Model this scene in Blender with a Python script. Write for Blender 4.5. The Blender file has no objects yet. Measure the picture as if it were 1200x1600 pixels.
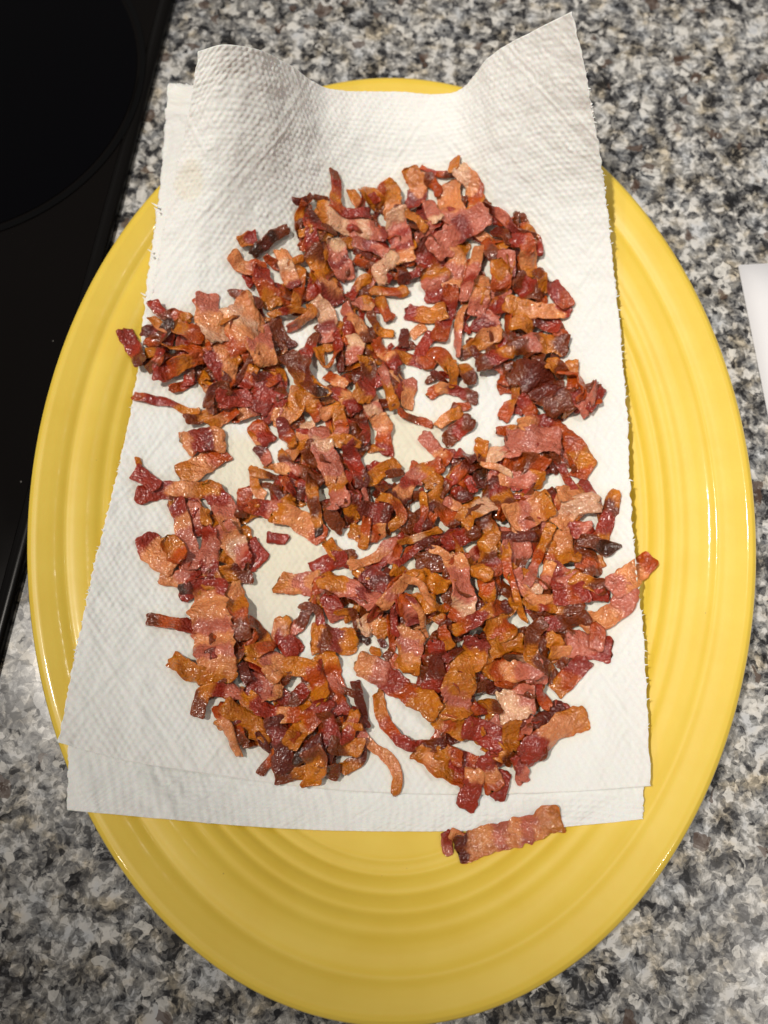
import bpy, math, random
import numpy as np
R = math.radians
S = bpy.context.scene
COL = S.collection
# ------------------------------------------------------------------ camera
TH = R(15.0); FPX = 1250.0
CAM = np.array([-0.0028, -0.0897, 0.308])
cd = bpy.data.cameras.new('camera'); cam = bpy.data.objects.new('camera', cd); COL.objects.link(cam)
cam.location = CAM; cam.rotation_euler = (TH, 0, 0)
cd.sensor_fit = 'VERTICAL'; cd.sensor_height = 24; cd.lens = 24 * FPX / 1600
cd.clip_start = 0.01; cd.clip_end = 50
cd.dof.use_dof = True; cd.dof.focus_distance = 0.283; cd.dof.aperture_fstop = 5.2
S.camera = cam
S.view_settings.view_transform = 'Standard'; S.view_settings.look = 'None'
S.view_settings.exposure = 0.06; S.view_settings.gamma = 1
# ------------------------------------------------------------------ room light (indoors)
W = bpy.data.worlds.new('World'); S.world = W; W.use_nodes = True
W.node_tree.nodes['Background'].inputs[0].default_value = (1.0, 0.95, 0.90, 1)
W.node_tree.nodes['Background'].inputs[1].default_value = 0.195

def spot(name, loc, target, power, size, cone, blend, col):
    l = bpy.data.lights.new(name, 'SPOT'); l.energy = power; l.color = col
    l.shadow_soft_size = size; l.spot_size = R(cone); l.spot_blend = blend
    o = bpy.data.objects.new(name, l); COL.objects.link(o); o.location = loc
    d = np.array(target, float) - np.array(loc, float)
    from mathutils import Vector
    o.rotation_euler = Vector(d).to_track_quat('-Z', 'Y').to_euler()
    return o
spot('ceiling_lamp', (-0.72, 0.05, 1.75), (0.07, 0.09, 0), 112, 0.036, 22, 1.0, (1.0, 0.93, 0.84))
spot('ceiling_lamp', (0.50, 0.42, 1.75), (0.16, 0.08, 0), 31, 0.036, 21, 1.0, (1.0, 0.94, 0.86))
spot('ceiling_lamp', (-1.35, -0.95, 1.75), (-0.02, 0.02, 0), 16, 0.045, 40, 0.8, (1.0, 0.84, 0.66))
spot('ceiling_lamp', (1.00, -0.65, 1.75), (0.24, -0.13, 0), 26, 0.036, 13, .75, (1.0, 0.93, 0.84))  # cone shaped so its edge stands in for the unseen photographer's shadow
S.cycles.max_bounces = 8

# ------------------------------------------------------------------ helpers
def unproject(px, py, z):
    """ point of the place that the photograph's pixel (1200x1600) sees at height z """
    px = np.asarray(px, float); py = np.asarray(py, float); z = np.asarray(z, float)
    dx = (px - 600) / FPX; dy = -(py - 800) / FPX
    c, s = math.cos(TH), math.sin(TH)
    Y = c * dy + s; Z = s * dy - c
    t = (z - CAM[2]) / Z
    return np.stack([CAM[0] + dx * t, CAM[1] + Y * t, z + 0 * t], -1)

def hsh(i, j, k, seed):
    n = (i * 73856093) ^ (j * 19349663) ^ (k * 83492791) ^ (seed * 2654435761 & 0x7fffffff)
    n = (n ^ (n >> 13)) * 1274126177 & 0x7fffffff
    n = (n ^ (n >> 16)) * 668265263 & 0x7fffffff
    return ((n >> 8) & 0xffff) / 32768.0 - 1.0
def noise(p, seed=0):
    p = np.asarray(p, float); b = np.floor(p).astype(np.int64); f = p - b; f = f * f * (3 - 2 * f)
    r = 0
    for dx in (0, 1):
        for dy in (0, 1):
            for dz in (0, 1):
                w = (f[..., 0] if dx else 1 - f[..., 0]) * (f[..., 1] if dy else 1 - f[..., 1]) * (f[..., 2] if dz else 1 - f[..., 2])
                r = r + w * hsh(b[..., 0] + dx, b[..., 1] + dy, b[..., 2] + dz, seed)
    return r

def mesh_obj(name, V, F, mat, parent=None, smooth=True, cols=None, uv=None):
    me = bpy.data.meshes.new(name)
    V = np.asarray(V, np.float32); F = np.asarray(F, np.int32)
    n = F.shape[1]
    me.vertices.add(len(V)); me.vertices.foreach_set('co', V.ravel())
    me.loops.add(F.size); me.loops.foreach_set('vertex_index', F.ravel())
    me.polygons.add(len(F)); me.polygons.foreach_set('loop_start', np.arange(0, F.size, n, dtype=np.int32))
    me.polygons.foreach_set('loop_total', np.full(len(F), n, np.int32))
    if smooth: me.polygons.foreach_set('use_smooth', np.ones(len(F), bool))
    if cols is not None:
        a = me.color_attributes.new('tint', 'FLOAT_COLOR', 'POINT')
        c = np.ones((len(V), 4), np.float32); c[:, :cols.shape[1]] = cols
        a.data.foreach_set('color', c.ravel())
    if uv is not None:
        u = me.uv_layers.new(name='uv'); u.data.foreach_set('uv', uv[F.ravel()].astype(np.float32).ravel())
    me.update(calc_edges=True); me.validate()
    me.materials.append(mat)
    o = bpy.data.objects.new(name, me); COL.objects.link(o)
    if parent: o.parent = parent
    return o
def grid_faces(nu, nv, closed_v=False):
    i, j = np.meshgrid(np.arange(nu - 1), np.arange(nv if closed_v else nv - 1), indexing='ij')
    j2 = (j + 1) % nv
    return np.stack([i * nv + j, (i + 1) * nv + j, (i + 1) * nv + j2, i * nv + j2], -1).reshape(-1, 4)
def tag(o, label, cat, group=None, kind=None):
    if label: o['label'] = label
    if cat: o['category'] = cat
    if group: o['group'] = group
    if kind: o['kind'] = kind
    return o
def empty(name, loc, label, cat, group=None):
    o = bpy.data.objects.new(name, None); COL.objects.link(o); o.location = loc
    o.empty_display_size = 0.01
    return tag(o, label, cat, group)

class NT:
    def __init__(s, name):
        s.m = bpy.data.materials.new(name); s.m.use_nodes = True; s.t = s.m.node_tree
        s.b = s.t.nodes['Principled BSDF']
    def n(s, typ, **kw):
        nd = s.t.nodes.new(typ)
        for k, v in kw.items():
            if k.startswith('i_'):
                key = k[2:]; key = int(key) if key.isdigit() else key.replace('_', ' ')
                nd.inputs[key].default_value = v
            else: setattr(nd, k, v)
        return nd
    def l(s, a, b): s.t.links.new(a, b)
    def ramp(s, src, pts, interp='LINEAR'):
        r = s.t.nodes.new('ShaderNodeValToRGB'); r.color_ramp.interpolation = interp
        e = r.color_ramp.elements
        while len(e) < len(pts): e.new(0.5)
        for k, (p, c) in enumerate(pts):
            e[k].position = p; e[k].color = (c, c, c, 1) if isinstance(c, (int, float)) else (*c, 1)
        s.l(src, r.inputs[0]); return r.outputs[0]
    def mix(s, f, a, b, mode='MIX'):
        m = s.t.nodes.new('ShaderNodeMix'); m.data_type = 'RGBA'; m.blend_type = mode
        for sock, v in ((m.inputs[0], f), (m.inputs[6], a), (m.inputs[7], b)):
            if hasattr(v, 'is_linked'): s.l(v, sock)
            elif isinstance(v, (int, float)): sock.default_value = v
            else: sock.default_value = (*v, 1)
        return m.outputs[2]
    def math(s, op, a, b=0.0):
        m = s.t.nodes.new('ShaderNodeMath'); m.operation = op
        for sock, v in ((m.inputs[0], a), (m.inputs[1], b)):
            if hasattr(v, 'is_linked'): s.l(v, sock)
            else: sock.default_value = v
        return m.outputs[0]

# ------------------------------------------------------------------ granite countertop
def granite():
    g = NT('granite'); co = g.n('ShaderNodeTexCoord').outputs['Object']
    w = g.n('ShaderNodeTexNoise', i_Scale=130.0, i_Detail=3.0); g.l(co, w.inputs['Vector'])
    sub = g.n('ShaderNodeVectorMath', operation='SUBTRACT'); g.l(w.outputs['Color'], sub.inputs[0]); sub.inputs[1].default_value = (.5, .5, .5)
    sc = g.n('ShaderNodeVectorMath', operation='SCALE'); g.l(sub.outputs[0], sc.inputs[0]); sc.inputs['Scale'].default_value = 0.0062
    ad = g.n('ShaderNodeVectorMath', operation='ADD'); g.l(co, ad.inputs[0]); g.l(sc.outputs[0], ad.inputs[1])
    P = ad.outputs[0]
    def vor(scale):
        v = g.n('ShaderNodeTexVoronoi', i_Scale=scale); g.l(P, v.inputs['Vector'])
        s_ = g.n('ShaderNodeSeparateColor'); g.l(v.outputs['Color'], s_.inputs[0]); return s_
    def noi(scale, det, ro, src=None):
        n_ = g.n('ShaderNodeTexNoise', i_Scale=scale, i_Detail=det, i_Roughness=ro); g.l(src or P, n_.inputs['Vector']); return n_.outputs[0]
    v1 = vor(300.0); v3 = vor(640.0); v2 = vor(190.0)
    big = noi(42.0, 3.0, .6, co)
    f = g.math('ADD', noi(165.0, 7.0, .68), g.math('MULTIPLY', g.math('SUBTRACT', big, .5), .46))
    f = g.math('ADD', f, g.math('MULTIPLY', g.math('SUBTRACT', v1.outputs[0], .5), .21))
    f = g.math('ADD', f, g.math('MULTIPLY', g.math('SUBTRACT', v3.outputs[1], .5), .17))
    c = g.ramp(g.math('ADD', f, g.math('MULTIPLY', g.math('SUBTRACT', noi(1100.0, 4.0, .7), .5), .22)), [(.29, (.013, .013, .015)), (.37, (.045, .045, .048)), (.42, (.110, .111, .116)), (.48, (.20, .197, .190)), (.57, (.33, .325, .31)), (.67, (.62, .61, .59))])
    tint = noi(85.0, 3.0, .6, co)
    c = g.mix(g.ramp(tint, [(.52, 0.0), (.66, .75)]), c, g.mix(1.0, c, (.84, .90, 1.0), 'MULTIPLY'))
    c = g.mix(g.ramp(tint, [(.34, .8), (.48, 0.0)]), c, g.mix(1.0, c, (1.0, .88, .68), 'MULTIPLY'))
    c = g.mix(g.ramp(v2.outputs[0], [(0, .75), (.035, 0.0)], 'CONSTANT'), c, (.085, .05, .035))
    wht = g.math('MULTIPLY', g.ramp(v1.outputs[2], [(0, 1.0), (.09, 0.0)], 'CONSTANT'), g.ramp(f, [(.42, 0.0), (.52, .65)]))
    c = g.mix(wht, c, (.72, .71, .68))
    g.l(c, g.b.inputs['Base Color'])
    g.l(g.ramp(v1.outputs[2], [(0, .12), (1, .34)]), g.b.inputs['Roughness'])
    g.b.inputs['Specular IOR Level'].default_value = .40
    bp = g.n('ShaderNodeBump', i_Strength=.2, i_Distance=.0004); g.l(v1.outputs[0], bp.inputs['Height']); g.l(bp.outputs[0], g.b.inputs['Normal'])
    return g.m
gv = []; n = 3
xs = [-1.2, -0.2, 0.2, 1.2]
V = [(x, y, 0.0) for x in xs for y in xs]
counter = mesh_obj('countertop', V, grid_faces(4, 4), granite()); tag(counter, 'speckled grey, cream and black polished granite countertop', None, kind='structure')

# ------------------------------------------------------------------ black glass cooktop
def glass_mat(name, col, rough, spec=.5, dust=False):
    g = NT(name); g.b.inputs['Base Color'].default_value = (*col, 1)
    g.b.inputs['Roughness'].default_value = rough; g.b.inputs['Specular IOR Level'].default_value = spec
    if dust:
        co = g.n('ShaderNodeTexCoord').outputs['Object']
        v = g.n('ShaderNodeTexVoronoi', i_Scale=160.0); g.l(co, v.inputs['Vector'])
        s_ = g.n('ShaderNodeSeparateColor'); g.l(v.outputs['Color'], s_.inputs[0])
        d = g.math('MULTIPLY', g.ramp(v.outputs['Distance'], [(.03, 1.0), (.065, 0.0)]), g.ramp(s_.outputs[0], [(0, 1.0), (.10, 0.0)], 'CONSTANT'))
        sm = g.n('ShaderNodeTexNoise', i_Scale=14.0, i_Detail=5.0); g.l(co, sm.inputs['Vector'])
        c = g.mix(g.math('MULTIPLY', d, .4), col, (.4, .38, .36))
        g.l(c, g.b.inputs['Base Color'])
        g.l(g.ramp(sm.outputs[0], [(.35, rough), (.75, rough + .16)]), g.b.inputs['Roughness'])
    return g.m
GZ = 0.004
e0 = unproject(268, 0, GZ); e1 = unproject(0, 1014, GZ)
dv = (e1 - e0)[:2]; dv /= np.linalg.norm(dv); nr = np.array([-dv[1], dv[0]])
if nr[0] > 0: nr = -nr                                     # points left, into the cooktop
cook = empty('cooktop', (float(e1[0] - .1), float(e1[1]), 0), 'black glass ceramic cooktop at the left of the platter', 'cooktop')
def strip_prism(name, a, b, z0, z1, mat, bev=0.0):
    """ long bar along the cooktop edge, from offset a to offset b inwards """
    A = e0[:2] - dv * .35; B = e1[:2] + dv * .5
    rows = []
    prof = [(a, z0), (a, z1 - bev), (a + bev * .35, z1 - bev * .35), (a + bev, z1), (b, z1), (b, z0)]
    for P0 in (A, B):
        for (o_, z) in prof: rows.append((*(P0 + nr * o_), z))
    k = len(prof)
    Fq = [(i, (i + 1) % k, k + (i + 1) % k, k + i) for i in range(k)]
    c = np.array(cook.location)
    o = mesh_obj(name, np.array(rows) - c, Fq, mat, cook, smooth=False)
    return o
blackglass = glass_mat('cooktop_glass', (.0042, .0034, .0032), .08, .10, True)
strip_prism('glass_top', 0.0058, 0.60, 0.0005, GZ, blackglass)
strip_prism('edge_trim', 0.0, 0.0055, 0.0002, GZ + .0001, glass_mat('trim_metal', (.004, .0035, .0033), .25, .12), .0012)
# printed cooking zone: measured arc points -> circle
arc = unproject([205, 225, 220, 190, 130, 60, 0], [0, 80, 150, 220, 290, 335, 362], GZ)[:, :2]
A_ = np.c_[2 * arc, np.ones(len(arc))]; sol = np.linalg.lstsq(A_, (arc ** 2).sum(1), rcond=None)[0]
cc = sol[:2]; cr = math.sqrt(sol[2] + cc @ cc)
def ring(name, r0, r1, z, mat):
    a = np.linspace(0, 2 * np.pi, 181)[:-1]
    Vv = []
    for r_ in (r0, r1): Vv += [(cc[0] + r_ * math.cos(t), cc[1] + r_ * math.sin(t), z) for t in a]
    Fq = [(i, (i + 1) % 180, 180 + (i + 1) % 180, 180 + i) for i in range(180)]
    return mesh_obj(name, np.array(Vv) - np.array(cook.location), Fq, mat, cook, smooth=False)
zone = glass_mat('zone_print', (.0008, .0008, .0016), .09, .09)
ring('cooking_zone', 0.0005, cr - .004, GZ + .0003, zone)
ring('zone_ring', cr - .0025, cr, GZ + .0004, glass_mat('zone_line', (.0006, .0006, .0008), .2, .2))

# ------------------------------------------------------------------ white paper at the right edge
pm = NT('white_card'); pm.b.inputs['Base Color'].default_value = (.74, .75, .79, 1); pm.b.inputs['Roughness'].default_value = .55
p0 = unproject(1155, 415, .0012); p1 = unproject(1200, 640, .0012); dd = (p1 - p0)[:2]; dd /= np.linalg.norm(dd)
pn = np.array([-dd[1], dd[0]]);  pn = pn if pn[0] > 0 else -pn
nu = 12; Vp = []
for i in range(nu):
    for j in range(nu):
        q = p0[:2] + dd * .20 * i / (nu - 1) + pn * .14 * j / (nu - 1)
        Vp.append((*q, .0008 + .0010 * math.exp(-i * .4) * (1 if j < 6 else .6)))
Vp = np.array(Vp); low = Vp.copy(); low[:, 2] = .0003
Fp = grid_faces(nu, nu); border = [j for j in range(nu)] + [i * nu + nu - 1 for i in range(1, nu)] + [(nu - 1) * nu + j for j in range(nu - 2, -1, -1)] + [i * nu for i in range(nu - 2, 0, -1)]
side = [(border[k], border[(k + 1) % len(border)], border[(k + 1) % len(border)] + nu * nu, border[k] + nu * nu) for k in range(len(border))]
org = np.array([p0[0], p0[1], 0])
pc = mesh_obj('paper_sheet', np.r_[Vp, low] - org, np.r_[Fp, Fp + nu * nu, side], pm.m, smooth=False); pc.location = org
tag(pc, 'blank white sheet of paper lying on the granite right of the platter', 'paper')

# ------------------------------------------------------------------ yellow oval platter
PA, PB = 0.1815, 0.1350
def prof_z(t):
    t = np.asarray(t, float) * 1000
    z = np.interp(t, [-1, 0, .8, 2.2, 4, 8, 13.5, 20, 25.5, 30.5, 36, 42, 47, 54, 300],
                  [18, 21.6, 23.0, 23.9, 24.0, 22.9, 21.0, 19.5, 17.8, 15.0, 11.8, 8.9, 7.6, 7.2, 7.0])
    for c, d, s in ((13.5, .55, 1.8), (25.5, .58, 1.6), (31.0, .48, 1.2), (36.5, .48, 1.2), (42, .42, 1.2), (46.5, .2, .8)):
        z = z - d * np.exp(-((t - c) / s) ** 2)
    for c, d, s in ((19.5, .35, 4),):
        z = z + d * np.exp(-((t - c) / s) ** 2)
    return z / 1000
gx = np.arange(-.16, .1601, .002); gy = np.arange(-.21, .2101, .002)
ph = np.linspace(0, 2 * np.pi, 1441)[:-1]
ex, ey = PB * np.cos(ph), PA * np.sin(ph)
TG = np.zeros((len(gx), len(gy)))
for i, x in enumerate(gx):
    d = np.sqrt((x - ex[None, :]) ** 2 + (gy[:, None] - ey[None, :]) ** 2).min(1)
    TG[i] = np.where((x / PB) ** 2 + (gy / PA) ** 2 < 1, d, -d)
def bil(G, gx, gy, x, y):
    fx = np.clip((x - gx[0]) / (gx[1] - gx[0]), 0, len(gx) - 1.001); fy = np.clip((y - gy[0]) / (gy[1] - gy[0]), 0, len(gy) - 1.001)
    i = fx.astype(int); j = fy.astype(int); a = fx - i; b = fy - j
    return G[i, j] * (1 - a) * (1 - b) + G[i + 1, j] * a * (1 - b) + G[i, j + 1] * (1 - a) * b + G[i + 1, j + 1] * a * b
def plate_z(x, y):
    t = bil(TG, gx, gy, np.asarray(x, float), np.asarray(y, float))
    return np.where(t > 0, prof_z(np.maximum(t, 0)), 0.022)
def build_plate():
    g = NT('yellow_glaze'); co = g.n('ShaderNodeTexCoord').outputs['Object']
    nz = g.n('ShaderNodeTexNoise', i_Scale=55.0, i_Detail=6.0); g.l(co, nz.inputs['Vector'])
    c = g.mix(g.ramp(nz.outputs[0], [(.3, 0.0), (.7, 1.0)]), (.775, .545, .050), (.805, .585, .066))
    sp = g.n('ShaderNodeTexVoronoi', i_Scale=60.0); g.l(co, sp.inputs['Vector'])
    c = g.mix(g.ramp(sp.outputs['Distance'], [(.012, .5), (.022, 0.0)]), c, (.35, .2, .04))
    g.l(c, g.b.inputs['Base Color']); g.b.inputs['Roughness'].default_value = .42
    g.b.inputs['Coat Weight'].default_value = .6; g.b.inputs['Coat Roughness'].default_value = .08
    g.b.inputs['Subsurface Weight'].default_value = .05; g.b.inputs['Subsurface Scale'].default_value = .002
    wv = g.n('ShaderNodeTexNoise', i_Scale=90.0, i_Detail=2.0); g.l(co, wv.inputs['Vector'])
    bp = g.n('ShaderNodeBump', i_Strength=.05, i_Distance=.002); g.l(wv.outputs[0], bp.inputs['Height'])
    g.l(bp.outputs[0], g.b.inputs['Normal']); g.l(bp.outputs[0], g.b.inputs['Coat Normal'])
    N = 360; a = np.linspace(0, 2 * np.pi, N + 1)[:-1]
    E_ = np.stack([PB * np.cos(a), PA * np.sin(a)], 1)
    nn = np.stack([np.cos(a) / PB, np.sin(a) / PA], 1); nn /= np.linalg.norm(nn, axis=1)[:, None]
    rings = []
    for (o_, z) in ((-.062, .0012), (-.064, .0002), (-.067, .0008), (-.060, .004), (-.045, .0052), (-.03, .0105), (-.012, .0165), (-.003, .0190), (-.0004, .0200), (0, .0208)):
        rings.append(np.c_[E_ + nn * o_, np.full(N, z)])
    for t in np.r_[np.arange(.0002, .003, .0003), np.arange(.003, .058, .0006)]:
        rings.append(np.c_[E_ - nn * t, np.full(N, float(prof_z(t)))])
    last = rings[-1]
    for s in (.85, .7, .5, .3, .1, .002): rings.append(np.c_[last[:, :2] * s, np.full(N, .007)])
    V_ = np.concatenate(rings); F_ = grid_faces(len(rings), N, True)
    p = mesh_obj('platter', V_, F_, g.m)
    tag(p, 'large oval yellow glazed ceramic platter with ribbed rim under the paper towel', 'platter')
build_plate()

# ------------------------------------------------------------------ paper towel
def catmull(P, n):
    """ P: (k,...) control values -> n samples, Catmull-Rom """
    k = len(P); Q = np.concatenate([2 * P[:1] - P[1:2], P, 2 * P[-1:] - P[-2:-1]])
    t = np.linspace(0, k - 1, n); i = np.clip(t.astype(int), 0, k - 2); f = (t - i).reshape(-1, *([1] * (P.ndim - 1)))
    p0, p1, p2, p3 = Q[i], Q[i + 1], Q[i + 2], Q[i + 3]
    return .5 * (2 * p1 + (p2 - p0) * f + (2 * p0 - 5 * p1 + 4 * p2 - p3) * f ** 2 + (3 * p1 - p0 - 3 * p2 + p3) * f ** 3)
# rows from the back to the front: (px, py, height mm); None = lie on the platter
ROWS = [
 [(310,80,74),(350,70,78),(405,78,70),(455,103,54),(512,138,37),(615,143,30),(712,143,33),(770,84,54),(830,50,70),(893,18,84)],
 [(300,150,62),(350,140,66),(410,150,60),(465,175,46),(520,200,32),(615,205,25),(715,205,28),(780,165,46),(845,135,60),(917,125,70)],
 [(285,222,50),(345,220,54),(410,228,48),(465,245,37),(525,262,25),(615,268,18),(715,268,21),(790,245,36),(860,225,47),(934,222,54)],
 [(266,310,37),(330,310,40),(400,318,34),(465,330,25),(530,340,17),(620,345,12),(715,345,14),(800,330,24),(870,318,33),(947,310,39)],
 [(246,410,26),(315,412,27),(390,418,22),(460,425,16),(530,430,11),(620,432,8),(720,432,9),(805,425,16),(885,418,23),(958,410,28)],
 [(226,530,19),(300,532,17),(380,536,13),(455,540,9.5),(530,542,0),(620,542,0),(720,542,0),(810,540,11),(890,535,17),(970,530,21)],
 [(203,650,17),(285,652,14),(370,655,10),(450,660,0),(530,660,0),(620,660,0),(720,660,0),(812,658,9.5),(898,655,13),(980,650,21)],
 [(176,770,17),(262,772,13),(355,776,9.5),(440,780,0),(530,780,0),(620,780,0),(720,780,0),(815,778,0),(900,775,13),(985,770,20)],
 [(148,880,19),(240,884,14),(338,888,10),(430,890,0),(525,890,0),(620,890,0),(720,890,0),(815,890,0),(903,885,11),(993,880,20)],
 [(126,980,21),(222,986,17),(325,990,12),(425,995,9),(525,1000,0),(620,1000,0),(720,1000,0),(815,1000,0),(908,995,12.5),(1005,990,21)],
 [(106,1080,25),(205,1090,20),(312,1098,15),(420,1105,10.5),(522,1110,0),(620,1112,0),(722,1112,0),(820,1112,9),(912,1108,14),(1011,1100,24)],
 [(90,1160,28.5),(195,1188,23),(305,1206,17),(415,1222,12),(520,1234,10),(622,1240,9.7),(725,1242,9.7),(823,1240,10.5),(915,1236,15),(1017,1228,26)],
]
def surface(rows, nu, nv, lift):
    P = np.array([[(p[0], p[1], p[2] / 1000) for p in r] for r in rows])
    P[..., 2] = np.maximum(P[..., 2], .0)
    for _ in range(4):
        X = unproject(P[..., 0], P[..., 1], P[..., 2]); P[..., 2] = np.maximum(P[..., 2], plate_z(X[..., 0], X[..., 1]) + lift)
    G = catmull(P, nu).transpose(1, 0, 2); G = catmull(G, nv).transpose(1, 0, 2)
    X = unproject(G[..., 0], G[..., 1], G[..., 2])
    for _ in range(2):
        pz = plate_z(X[..., 0], X[..., 1]) + lift
        z = np.where(X[..., 2] < pz, pz, X[..., 2]); X = unproject(G[..., 0], G[..., 1], z)
    return X
def emboss(u, v):
    """ quilted relief of kitchen paper; u, v in metres on the sheet """
    U, Vv = u * 1000, v * 1000
    wob = noise(np.stack([U / 9, Vv / 9, 0 * U], -1), 3) * .9
    a = 2 * np.pi / 2.6
    r = np.abs(Vv / 1.95 + wob * .4)
    row = np.floor(r)
    dots = np.cos((U + (row % 2) * 1.3 + wob) * a) * .5 + .5
    dots = dots * np.sin(np.pi * (r - row)) ** 1.0
    # larger quilting lines in diamonds and round bosses
    L = 46.0
    dm = 0
    for sgn in (1, -1):
        q = (U * .8 + sgn * Vv * .6) / L
        for off in (0, .07):
            d = np.abs(q + off - np.round(q + off)) * L
            dm = np.maximum(dm, np.exp(-(d / .75) ** 2))
    cx, cy = U / 23 - np.round(U / 23), Vv / 23 - np.round(Vv / 23)
    rr = np.sqrt(cx ** 2 + cy ** 2) * 23
    boss = np.exp(-((rr - 2.0) / .6) ** 2) * .8 + np.exp(-(rr / 1.0) ** 2) * .5
    fine = noise(np.stack([U / 1.3, Vv / 1.3, 0 * U + 5], -1), 8) * .16 + noise(np.stack([U / 5, Vv / 5, 0 * U + 5], -1), 9) * .35
    amp = .75 + .25 * noise(np.stack([U / 30, Vv / 30, 0 * U], -1), 12)
    return (np.where(dm > .3, dots * .35, dots) * amp * .75 + dm * .55 + boss * .5 + fine * 1.9) * .00050
def sheet_mesh(X, thick, name, mat, parent, emb=1.0, flip=False):
    nu, nv = X.shape[:2]
    du = np.gradient(X, axis=0); dvv = np.gradient(X, axis=1)
    u = np.cumsum(np.linalg.norm(dvv, axis=-1), 1); v = np.cumsum(np.linalg.norm(du, axis=-1), 0)
    u = u - u[:, nv // 2][:, None]; v = v - v[nu // 2][None]
    # rectify so the pattern does not shear: use plain world based metric of the middle row/column
    N_ = np.cross(dvv, -du); N_ /= np.linalg.norm(N_, axis=-1)[..., None] + 1e-12
    N_[N_[..., 2] < 0] *= -1
    h = emboss(u, v) * emb
    # torn, slightly ragged borders
    edge = np.zeros_like(X)
    jx = (noise(np.stack([v[:, 0] * 900, 0 * v[:, 0], 0 * v[:, 0]], -1), 21) + .6 * noise(np.stack([v[:, 0] * 350, 0 * v[:, 0], 0 * v[:, 0]], -1), 22)) * .00035
    X = X.copy(); X[:, 0, 0] += jx; X[:, -1, 0] += jx[::-1]
    Xt = X + N_ * h[..., None]
    Vt = Xt.reshape(-1, 3); Vb = (Xt - N_ * thick).reshape(-1, 3)
    F = grid_faces(nu, nv); n = nu * nv
    b = [j for j in range(nv)] + [i * nv + nv - 1 for i in range(1, nu)] + [(nu - 1) * nv + j for j in range(nv - 2, -1, -1)] + [i * nv for i in range(nu - 2, 0, -1)]
    b = np.array(b); b2 = np.roll(b, -1)
    side = np.stack([b, b2, b2 + n, b + n], 1)
    uvs = np.stack([u, v], -1).reshape(-1, 2)
    st = np.zeros((n, 3))
    blot = [(322,360,26,.5),(625,690,75,1.0),(450,850,75,.95),(375,735,62,.9),(415,935,60,.8),(560,620,60,.8),(480,780,80,.8),(700,600,45,.5),(600,480,60,.5),(700,900,120,.9),(560,960,80,.6),(430,560,50,.5),(640,370,50,.2),(310,250,22,.15)]
    k_ = np.zeros(n)
    wob = noise(Vt * 160, 31) * .25 + noise(Vt * 500, 32) * .1
    for (bx, by, br, w_) in blot:
        c_ = unproject(bx, by, .011); r_ = br * .000235
        d = np.hypot(Vt[:, 0] - c_[0], Vt[:, 1] - c_[1]) / r_ + wob
        k_ = np.maximum(k_, w_ * np.clip((1.15 - d) / .35, 0, 1))
    st[:, 0] = k_
    V_ = np.r_[Vt, Vb] - np.array(parent.location)
    return mesh_obj(name, V_, np.r_[F, F[:, ::-1] + n, side], mat, parent, cols=np.r_[st, st], uv=np.r_[uvs, uvs])
tm = NT('kitchen_paper'); at = tm.n('ShaderNodeAttribute', attribute_name='tint')
sepr = tm.n('ShaderNodeSeparateColor'); tm.l(at.outputs['Color'], sepr.inputs[0])
uvn = tm.n('ShaderNodeUVMap'); uvn.uv_map = 'uv'
fib = tm.n('ShaderNodeTexNoise', i_Scale=1800.0, i_Detail=4.0, i_Roughness=.7); tm.l(tm.n('ShaderNodeTexCoord').outputs['Object'], fib.inputs['Vector'])
tc = tm.mix(tm.ramp(fib.outputs[0], [(.3, 0.0), (.7, 1.0)]), (.80, .795, .78), (.85, .845, .83))
tc = tm.mix(tm.math('MULTIPLY', sepr.outputs[0], .8), tc, (.76, .69, .53))
tm.l(tc, tm.b.inputs['Base Color']); tm.b.inputs['Roughness'].default_value = .85; tm.b.inputs['Specular IOR Level'].default_value = .2
tm.b.inputs['Sheen Weight'].default_value = .15
tm.b.inputs['Subsurface Weight'].default_value = .12; tm.b.inputs['Subsurface Scale'].default_value = .0015
tb = tm.n('ShaderNodeBump', i_Strength=.35, i_Distance=.0002); tm.l(fib.outputs[0], tb.inputs['Height']); tm.l(tb.outputs[0], tm.b.inputs['Normal'])
towel = empty('paper_towel', (0, -.02, .008), 'folded white embossed paper towel lying on the yellow platter, its back corners standing up', 'paper towel')
XT = surface(ROWS, 470, 410, .0022)
top_layer = sheet_mesh(XT, .00035, 'top_layer', tm.m, towel)
low_rows = []
for r in ROWS:
    low_rows.append([(p[0], p[1], p[2] - 3 if p[2] > 12 else p[2]) for p in r])
left_low = [(262,130,46),(256,210,38),(250,290,30),(241,360,24),(230,440,19),(220,535,15.5),(203,652,14),(176,772,14),(150,882,16),(128,982,18),(108,1080,22),(106,1172,24)]
top_low = [None,(300,134,44),(350,150,44),(420,165,40),(490,195,33),(600,190,24),(715,190,26),(790,150,44),(850,110,55),(895,80,66)]
for i, r in enumerate(low_rows):
    r[0] = left_low[i]
    if i == 0: low_rows[0] = [left_low[0]] + top_low[1:]
low_rows[-1] = [(106,1172,23),(205,1190,19),(310,1208,14),(418,1224,10),(520,1234,8.5),(622,1240,8.5),(725,1242,8.5),(823,1240,9),(912,1234,11),(1006,1230,23)]
for i in range(1, len(ROWS)):
    if i < 11: low_rows[i][-1] = (ROWS[i][-1][0] - 5, ROWS[i][-1][1], ROWS[i][-1][2] - 4)
low_rows.append([(105,1266,23.5),(150,1270,22),(250,1279,17),(360,1289,12.5),(470,1296,9.5),(590,1299,8.6),(700,1299,8.6),(800,1297,9.5),(905,1290,12.5),(1004,1280,22)])
XB = surface(low_rows, 430, 370, .0009)
bottom_layer = sheet_mesh(XB, .00035, 'bottom_layer', tm.m, towel)
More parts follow.
